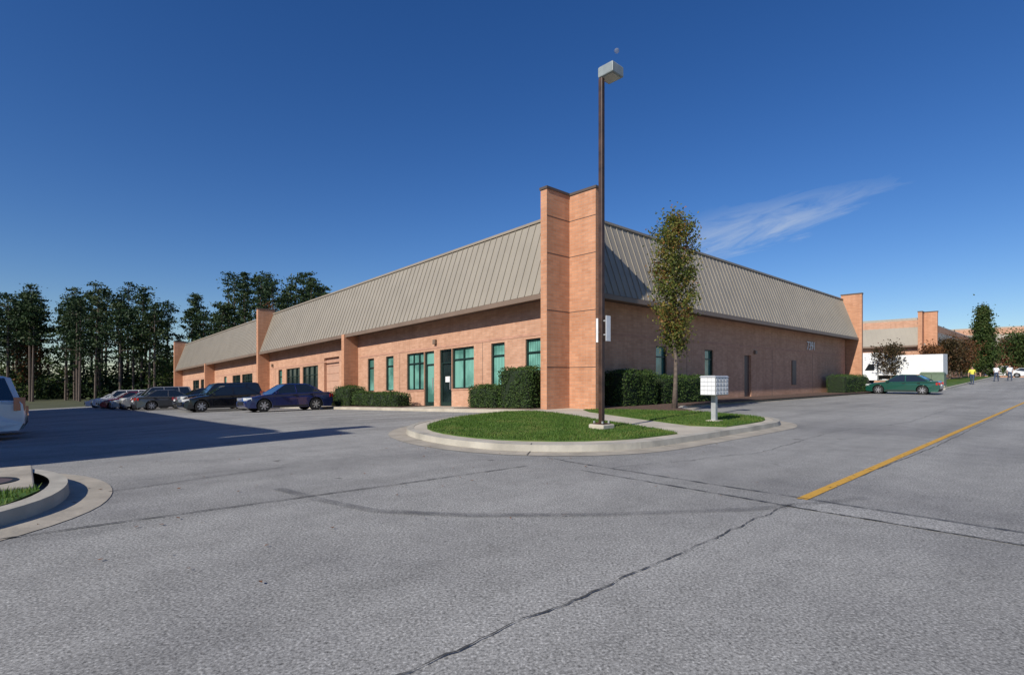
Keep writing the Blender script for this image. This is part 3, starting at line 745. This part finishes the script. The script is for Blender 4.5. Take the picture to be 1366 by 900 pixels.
def car(name,u,v,head,col,kind='sedan',jit=0.0):
    e=frame(u,v,HU[head]+jit,name)
    pk='paint_%d'%len(M); m,nt,b=newmat(pk); M[pk]=m
    b.inputs['Base Color'].default_value=(*col,1); b.inputs['Roughness'].default_value=.22; b.inputs['Coat Weight'].default_value=1; b.inputs['Coat Roughness'].default_value=.02; b.inputs['Metallic'].default_value=.25 if sum(col)<1.5 else 0
    if kind=='sedan':
        Lh,W=2.27,1.74; fx,rx=1.38,-1.28; zb=.2
        top=[(-Lh,.42),(-Lh-.01,.62),(-Lh+.06,.88),(-Lh+.16,.97),(-1.62,1.0),(-.6,.97),(.5,.95),(.98,.93),(1.5,.86),(1.95,.76),(2.17,.64),(Lh,.50),(Lh-.02,.30),(Lh-.15,zb)]
        gb=(-1.72,1.02,.99,.925); gt=(-.98,.22,1.40,1.41); mid=-.28
    elif kind=='suv':
        Lh,W=2.33,1.84; fx,rx=1.42,-1.38; zb=.27
        top=[(-Lh,.45),(-Lh-.02,.70),(-Lh+.02,1.0),(-Lh+.08,1.10),(-1.2,1.10),(0,1.08),(.95,1.06),(1.6,1.0),(2.1,.92),(2.27,.78),(Lh,.55),(Lh-.02,.38),(Lh-.15,zb)]
        gb=(-2.24,1.05,1.09,1.05); gt=(-2.02,.45,1.68,1.66); mid=-.35
    Ra=.385
    prof=top+[(fx+Ra+.06,zb)]+arc(fx,Ra,zb)[0:]+[(rx+Ra+.1,zb)]+arc(rx,Ra,zb)+[(-Lh+.12,zb)]
    nt_=len(top)
    def shrink(p,k):
        x,z=p
        if z>.55: return (x*(1-.012*k),z-.045*k)
        if z<.3: return (x*(1-.01*k),z+.02*k)
        return (x*(1-.015*k),z)
    rings=[]
    for yy,k in ((-W/2,1.0),(-W/2+.035,.45),(-W/2+.14,0.),(W/2-.14,0.),(W/2-.035,.45),(W/2,1.0)):
        rg=[]
        for i,p in enumerate(prof):
            q=shrink(p,k) if i<nt_ else p
            tp=1-0.09*max(0,(abs(q[0])-Lh+.55)/.55)**2
            rg.append((q[0],yy*tp,q[1]))
        rings.append(rg)
    mb=MB(); n=len(prof)
    mb.face(rings[0],pk); mb.face(rings[-1][::-1],pk)
    for a,b_ in zip(rings[:-1],rings[1:]):
        for i in range(n):
            j=(i+1)%n; k=pk if i<nt_-1 else 'black'
            mb.face([a[i],a[j],b_[j],b_[i]],k)
    mb.obj('body',e,merge=True,bevel=.012)
    hb=W/2-.07; ht=W/2-.26
    Bq=[(gb[0],-hb,gb[2]-.02),(gb[1],-hb,gb[3]-.02),(gb[1],hb,gb[3]-.02),(gb[0],hb,gb[2]-.02)]
    Tq=[(gt[0],-ht,gt[2]),(gt[1],-ht,gt[3]),(gt[1],ht,gt[3]),(gt[0],ht,gt[2])]
    mb=MB(); mb.hexa(Bq+Tq,'carglass'); mb.obj('windows',e)
    mb=MB()
    R0=[(gt[0]-.05,-ht-.02,gt[2]-.02),(gt[1]+.04,-ht-.02,gt[3]-.02),(gt[1]+.04,ht+.02,gt[3]-.02),(gt[0]-.05,ht+.02,gt[2]-.02)]
    R1=[(gt[0]+.12,-ht+.12,gt[2]+.045),(gt[1]-.15,-ht+.12,gt[3]+.045),(gt[1]-.15,ht-.12,gt[3]+.045),(gt[0]+.12,ht-.12,gt[2]+.045)]
    mb.hexa(R0+R1,pk)
    def pillar(p,q,w_):
        for s_ in (-1,1):
            a=Vector((p[0],s_*(hb+.006),p[1])); c=Vector((q[0],s_*(ht+.008),q[1]))
            wv=Vector((w_/2,0,0)); o=Vector((0,s_*-.05,0))
            pts=[a-wv,a+wv,c+wv,c-wv]; mb.hexa([t_+o for t_ in pts]+pts,pk)
    pillar((gb[1]-.03,gb[3]-.02),(gt[1],gt[3]),.07); pillar((gb[0]+.05,gb[2]-.02),(gt[0]+.03,gt[2]),.14 if kind=='sedan' else .12)
    pillar((mid,.96 if kind=='sedan' else 1.06),(mid+.02,gt[2]),.06)
    if kind=='suv': pillar((-1.35,1.08),(-1.3,gt[2]),.08)
    for s_ in (-1,1):
        mb.hexa([(x_,s_*(hb+y_),z_) for z_ in (.93+(.12 if kind=='suv' else 0),1.05+(.12 if kind=='suv' else 0)) for x_,y_ in ((.70,.05),(.84,.05),(.84,.22),(.72,.22))],pk)
    mb.obj('roof_and_pillars',e,bevel=.01)
    mb=MB()
    for s_ in (-1,1):
        zl=(.60,.74) if kind=='sedan' else (.72,.9)
        mb.hexa([(x_,s_*y_,z_) for z_ in zl for x_,y_ in ((Lh-.30,W/2-.02),(Lh-.06,W/2-.12),(Lh-.02,W/2-.42),(Lh-.28,W/2-.42))],'head_light')
        zl=(.70,.88) if kind=='sedan' else (.80,1.15)
        mb.hexa([(x_,s_*y_,z_) for z_ in zl for x_,y_ in ((-Lh+.22,W/2-.015),(-Lh-.01,W/2-.10),(-Lh-.018,W/2-.36),(-Lh+.2,W/2-.36))],'red_light')
    mb.hexa([(x_,y_,z_) for z_ in (.38,.56) for x_,y_ in ((Lh-.1,-.45),(Lh+.012,-.45),(Lh+.012,.45),(Lh-.1,.45))],'black')
    mb.hexa([(x_,y_,z_) for z_ in (.62,.74) for x_,y_ in ((-Lh-.022,-.2),(-Lh+.1,-.2),(-Lh+.1,.2),(-Lh-.022,.2))],'signback')
    for s_ in (-1,1):
        for xx in (.86,mid,-1.12):
            mb.hexa([(x_,s_*(W/2+y_),z_) for z_ in (.36,.92) for x_,y_ in ((xx-.005,-.02),(xx+.005,-.02),(xx+.005,.0015),(xx-.005,.0015))],'black')
        mb.hexa([(x_,s_*(W/2+y_),z_) for z_ in (.24,.32) for x_,y_ in ((rx+.42,-.05),(fx-.42,-.05),(fx-.42,.006),(rx+.42,.006))],'black')
        for xx in (.15,-.75):
            mb.hexa([(x_,s_*(W/2+y_),z_) for z_ in (.80,.83) for x_,y_ in ((xx-.4,-.02),(xx-.24,-.02),(xx-.24,.02),(xx-.4,.02))],'black')
    mb.obj('lights_and_trim',e)
    mb=MB()
    for xx in (fx,rx):
        for s_ in (-1,1):
            y1=s_*(W/2-.01); y0=s_*(W/2-.23); rw=.325
            mb.tube([(xx,y0,rw),(xx,y0+s_*.03,rw),(xx,y1-s_*.03,rw),(xx,y1,rw)],[rw*.93,rw,rw,rw*.93],'tire',20)
            mb.tube([(xx,y1,rw),(xx,y1+s_*.006,rw)],[.21,.20],'black',20)
            mb.tube([(xx,y1+s_*.004,rw),(xx,y1+s_*.014,rw)],[.07,.05],'rim',10)
            for k in range(7):
                a=k*math.tau/7; c_,d_=math.cos(a),math.sin(a)
                q=[(xx+c_*r_-d_*w_,rw+d_*r_+c_*w_) for r_,w_ in ((.03,-.022),(.03,.022),(.205,.03),(.205,-.03))]
                mb.hexa([(p_[0],y1+s_*.004,p_[1]) for p_ in q]+[(p_[0],y1+s_*.013,p_[1]) for p_ in q],'rim')
    mb.obj('wheels',e)
    return e
car('blue_sedan',29.0,10.4,'-v',(0.010,0.018,0.10),'sedan')
car('black_sedan',34.0,8.7,'-v',(0.008,0.008,0.010),'sedan')
car('dark_suv',37.2,9.3,'-v',(0.014,0.015,0.018),'suv')
car('dark_sedan',40.2,9.6,'+v',(0.02,0.02,0.025),'sedan')
car('silver_suv',48.5,7.7,'-v',(0.28,0.28,0.28),'suv')
car('grey_sedan',45.2,8.0,'+v',(0.08,0.085,0.09),'sedan')
car('silver_sedan',52,7.4,'-v',(0.35,0.35,0.36),'sedan')
car('red_sedan',56,7.0,'-v',(0.2,0.02,0.02),'sedan')
car('white_sedan',60,7.2,'-v',(0.7,0.7,0.7),'sedan')
car('white_suv',64,7.2,'-v',(0.7,0.7,0.7),'suv')
car('white_sedan',69,7,'-v',(0.7,0.7,0.7),'sedan')
car('white_suv',20.0,-2.25,'-v',(0.8,0.8,0.8),'suv')
car('blue_sedan',22.9,-2.1,'-v',(0.05,0.08,0.14),'sedan')
car('green_sedan',9.1,48.3,'+u',(0.012,0.085,0.06),'sedan')
car('white_suv',8.0,109,'-u',(0.7,0.7,0.7),'suv')
car('white_sedan',5.6,113,'-u',(0.7,0.7,0.7),'sedan')
car('silver_sedan',2,120,'-v',(0.4,0.4,0.4),'sedan')
def truck(u,v,head):
    e=frame(u,v,HU[head],'box_truck'); mb=MB()
    mb.hexa([(x,y,z) for z in (1.0,3.0) for x,y in ((-3.6,-1.2),(1.6,-1.2),(1.6,1.2),(-3.6,1.2))],'white'); mb.obj('cargo_box',e,bevel=.03)
    mb=MB()
    pr=[(1.75,.5),(1.75,2.3),(1.95,2.4),(2.55,2.35),(3.0,1.6),(3.7,1.35),(3.8,.5)]
    a=[(x,-1.0,z) for x,z in pr]; b=[(x,1.0,z) for x,z in pr]; mb.face(a,'white'); mb.face(b[::-1],'white')
    for i in range(len(pr)): j=(i+1)%len(pr); mb.face([a[i],a[j],b[j],b[i]],'carglass' if i==3 else 'white')
    for s_ in (-1,1): mb.hexa([(x,s_*(1.0+y),z) for z,q in ((1.5,((2.0,-.02),(2.85,-.02),(2.85,.01),(2.0,.01))),(2.15,((2.0,-.02),(2.5,-.02),(2.5,.01),(2.0,.01)))) for x,y in q],'carglass')
    mb.hexa([(x,y,z) for z in (.6,1.0) for x,y in ((-3.5,-.5),(3.4,-.5),(3.4,.5),(-3.5,.5))],'black'); mb.obj('cab',e)
    mb=MB()
    for x in (2.9,-2.2):
        for s_ in (-1,1): mb.tube([(x,s_*.75,.45),(x,s_*1.05,.45)],[.45,.45],'tire',18); mb.tube([(x,s_*1.05,.45),(x,s_*1.06,.45)],[.22,.2],'rim',12)
    mb.obj('wheels',e)
truck(15.0,70.0,'+u'); truck(12.6,65.6,'+u')

# ------------------------------------------------------------ people
def man(u,v,heading,shirt,ph=1):
    e=frame(u,v,heading,'walking_man')
    V=[];Ed=[];R=[]
    def ad(p,r,par=None):
        V.append(p);R.append(r)
        if par is not None: Ed.append((par,len(V)-1))
        return len(V)-1
    pel=ad((0,0,.95),.15); w=ad((0.01,0,1.12),.135,pel); ch=ad((.02,0,1.33),.165,w); nk=ad((.01,0,1.50),.065,ch); hd=ad((.03,0,1.60),.085,nk); ad((.03,0,1.72),.075,hd)
    hands=[]
    for s_ in (-1,1):
        f=s_*ph
        hp=ad((0,s_*.10,.90),.105,pel); kn=ad((.13*max(f,0)-.02+.02*f,s_*.10,.50),.068,hp); an=ad((.22*f-(.06 if f<0 else 0),s_*.10,.10+(.05 if f<0 else 0)),.045,kn); ad((.22*f+.14-(.06 if f<0 else 0),s_*.11,.045),.038,an)
        sh=ad((.01,s_*.19,1.40),.07,ch); el=ad((-.12*f,s_*.25,1.12),.048,sh); wr=ad((-.16*f+.08,s_*.26,.89),.03,el); pa=ad((-.16*f+.10,s_*.26,.82),.034,wr); hands.append((V[pa],s_))
    me=bpy.data.meshes.new('body'); me.from_pydata(V,Ed,[])
    o=bpy.data.objects.new('body',me); S.collection.objects.link(o)
    o.modifiers.new('sk','SKIN'); o.modifiers.new('ss','SUBSURF').levels=1
    o.modifiers['ss'].render_levels=1
    for i,r in enumerate(R): me.skin_vertices[0].data[i].radius=(r,r*(1.0))
    me.skin_vertices[0].data[0].use_root=True
    dg=bpy.context.evaluated_depsgraph_get(); nm=bpy.data.meshes.new_from_object(o.evaluated_get(dg)); o.modifiers.clear(); o.data=nm
    nm.materials.clear()
    for k in ('skin',shirt,'jeans','black','hair'): nm.materials.append(M[k])
    for p in nm.polygons:
        c=p.center; z=c.z; arm=abs(c.y)>.21
        p.material_index=0
        if z<.085: p.material_index=3
        elif z<.98 and not arm: p.material_index=2
        elif z<1.47 and z>(1.16 if arm else 0): p.material_index=1
        if z>1.70 or (z>1.58 and c.x<0.0): p.material_index=4
        p.use_smooth=True
    o.parent=e
    mb=MB()
    for (p,s_) in hands:
        for k in range(4):
            dx=(k-1.5)*.019; ln=(.07,.082,.078,.06)[k]
            mb.tube([(p[0]+dx,p[1],p[2]-.02),(p[0]+dx+.006,p[1]-s_*.006,p[2]-.02-ln*.55),(p[0]+dx+.012,p[1]-s_*.02,p[2]-.02-ln)],[.010,.009,.007],'skin',6)
        mb.tube([(p[0]+.02,p[1],p[2]+.01),(p[0]+.045,p[1]-s_*.01,p[2]-.02),(p[0]+.05,p[1]-s_*.015,p[2]-.05)],[.012,.011,.008],'skin',6)
    for s_ in (-1,1):
        mb.tube([(.04,s_*.082,1.615),(.04,s_*.098,1.62)],[.025,.02],'skin',8)
        mb.tube([(.108,s_*.032,1.635),(.117,s_*.032,1.635)],[.012,.008],'black',8)
    mb.tube([(.10,0,1.635),(.132,0,1.60),(.11,0,1.59)],[.008,.016,.01],'skin',6)
    mb.hexa([(x,y,z) for z in (1.557,1.567) for x,y in ((.09,-.025),(.116,-.022),(.116,.022),(.09,.025))],'red_light')
    mb.obj('hands_and_face',e)
man(5.4,79.3,HU['-v']+.3,'shirt',1); man(6.3,77.0,HU['+v']-.2,'shirt',-1); man(7.3,68,HU['-v'],'vest',1)

# ------------------------------------------------------------ sky + light
EL=math.radians(35); sd=Vector(P(-0.17,-0.985,0)); sd.normalize()
tosun=Vector((sd.x*math.cos(EL),sd.y*math.cos(EL),math.sin(EL)))
sl=bpy.data.lights.new('sun','SUN'); sl.energy=5.0; sl.angle=math.radians(.5); sl.color=(1,.95,.86)
so=bpy.data.objects.new('sun',sl); S.collection.objects.link(so); so.rotation_euler=tosun.to_track_quat('Z','Y').to_euler()
W=bpy.data.worlds.new('World'); S.world=W; W.use_nodes=True; nt=W.node_tree; bg=nt.nodes['Background']
sk=N(nt,'ShaderNodeTexSky'); sk.sky_type='NISHITA'; sk.sun_disc=False; sk.sun_elevation=EL; sk.sun_rotation=math.atan2(sd.x,sd.y)
sk.air_density=1.0; sk.dust_density=0.3; sk.ozone_density=4.5; sk.altitude=200
hsv=N(nt,'ShaderNodeHueSaturation'); hsv.inputs['Hue'].default_value=0.512; hsv.inputs['Saturation'].default_value=1.25; hsv.inputs['Value'].default_value=1.12; L(nt,sk.outputs[0],hsv.inputs['Color'])
tc=N(nt,'ShaderNodeTexCoord')
def vdot(vec):
    d=N(nt,'ShaderNodeVectorMath',operation='DOT_PRODUCT'); L(nt,tc.outputs['Generated'],d.inputs[0]); d.inputs[1].default_value=vec; return d.outputs['Value']
def ma(op,a,b=None,c=None,cl=False):
    n=N(nt,'ShaderNodeMath',operation=op); n.use_clamp=cl
    for i,x in enumerate((a,b,c)):
        if x is None: continue
        if isinstance(x,(int,float)): n.inputs[i].default_value=x
        else: L(nt,x,n.inputs[i])
    return n.outputs[0]
A=vdot((.854,-.4805,.2007)); Bn=vdot((-.2996,-.1382,.944)); Cc=vdot((.426,.8666,.2617))
cmb=N(nt,'ShaderNodeCombineXYZ'); L(nt,ma('MULTIPLY',A,6),cmb.inputs[0]); L(nt,ma('MULTIPLY',Bn,30),cmb.inputs[1])
nz=N(nt,'ShaderNodeTexNoise',Scale=1.3,Detail=8.0,Roughness=.66,Distortion=.7); L(nt,cmb.outputs[0],nz.inputs['Vector'])
wob=ma('MULTIPLY',ma('SUBTRACT',nz.outputs['Fac'],.5),.08)
bb=ma('DIVIDE',ma('ADD',ma('ADD',Bn,.008),wob),ma('ADD',0.042,ma('MULTIPLY',A,-.12)))
aa=ma('DIVIDE',ma('ADD',A,0.03),.22)
m0=ma('SUBTRACT',1,ma('ADD',ma('MULTIPLY',aa,aa),ma('MULTIPLY',bb,bb)),None,True)
m1=ma('MULTIPLY',m0,ma('MULTIPLY',ma('SUBTRACT',nz.outputs['Fac'],.34),2.8,None,True))
m1=ma('MULTIPLY',m1,ma('GREATER_THAN',Cc,.5))
mx=N(nt,'ShaderNodeMix',data_type='RGBA'); L(nt,ma('MULTIPLY',m1,.55),mx.inputs[0]); L(nt,hsv.outputs[0],mx.inputs[6]); mx.inputs[7].default_value=(6.5,7.2,8.0,1)
L(nt,mx.outputs[2],bg.inputs['Color']); bg.inputs['Strength'].default_value=0.09
# moon
bpy.ops.mesh.primitive_uv_sphere_add(segments=32,ring_count=16,radius=14,location=(594,3000,1850)); mo=bpy.context.object; mo.name='moon'
mm,nt2,b2=newmat('moon_dust'); n_=N(nt2,'ShaderNodeTexNoise',Scale=0.12,Detail=4.0); tc2=N(nt2,'ShaderNodeTexCoord'); L(nt2,tc2.outputs['Object'],n_.inputs['Vector'])
L(nt2,ramp(nt2,n_.outputs['Fac'],[(.35,(.25,.25,.25)),(.65,(.45,.45,.44))]),b2.inputs['Base Color']); b2.inputs['Roughness'].default_value=1; b2.inputs['Alpha'].default_value=.3
mo.data.materials.append(mm)
for p_ in mo.data.polygons: p_.use_smooth=True
# camera
cd=bpy.data.cameras.new('camera'); cam=bpy.data.objects.new('camera',cd); S.collection.objects.link(cam)
cam.location=(0,0,1.25); cam.rotation_euler=(math.pi/2,0,0); cd.lens=18.6; cd.sensor_width=36; cd.shift_y=0.0388; cd.clip_end=8000; cd.clip_start=.05
S.camera=cam
S.view_settings.view_transform='Standard'; S.view_settings.look='None'; S.view_settings.exposure=0; S.view_settings.gamma=1
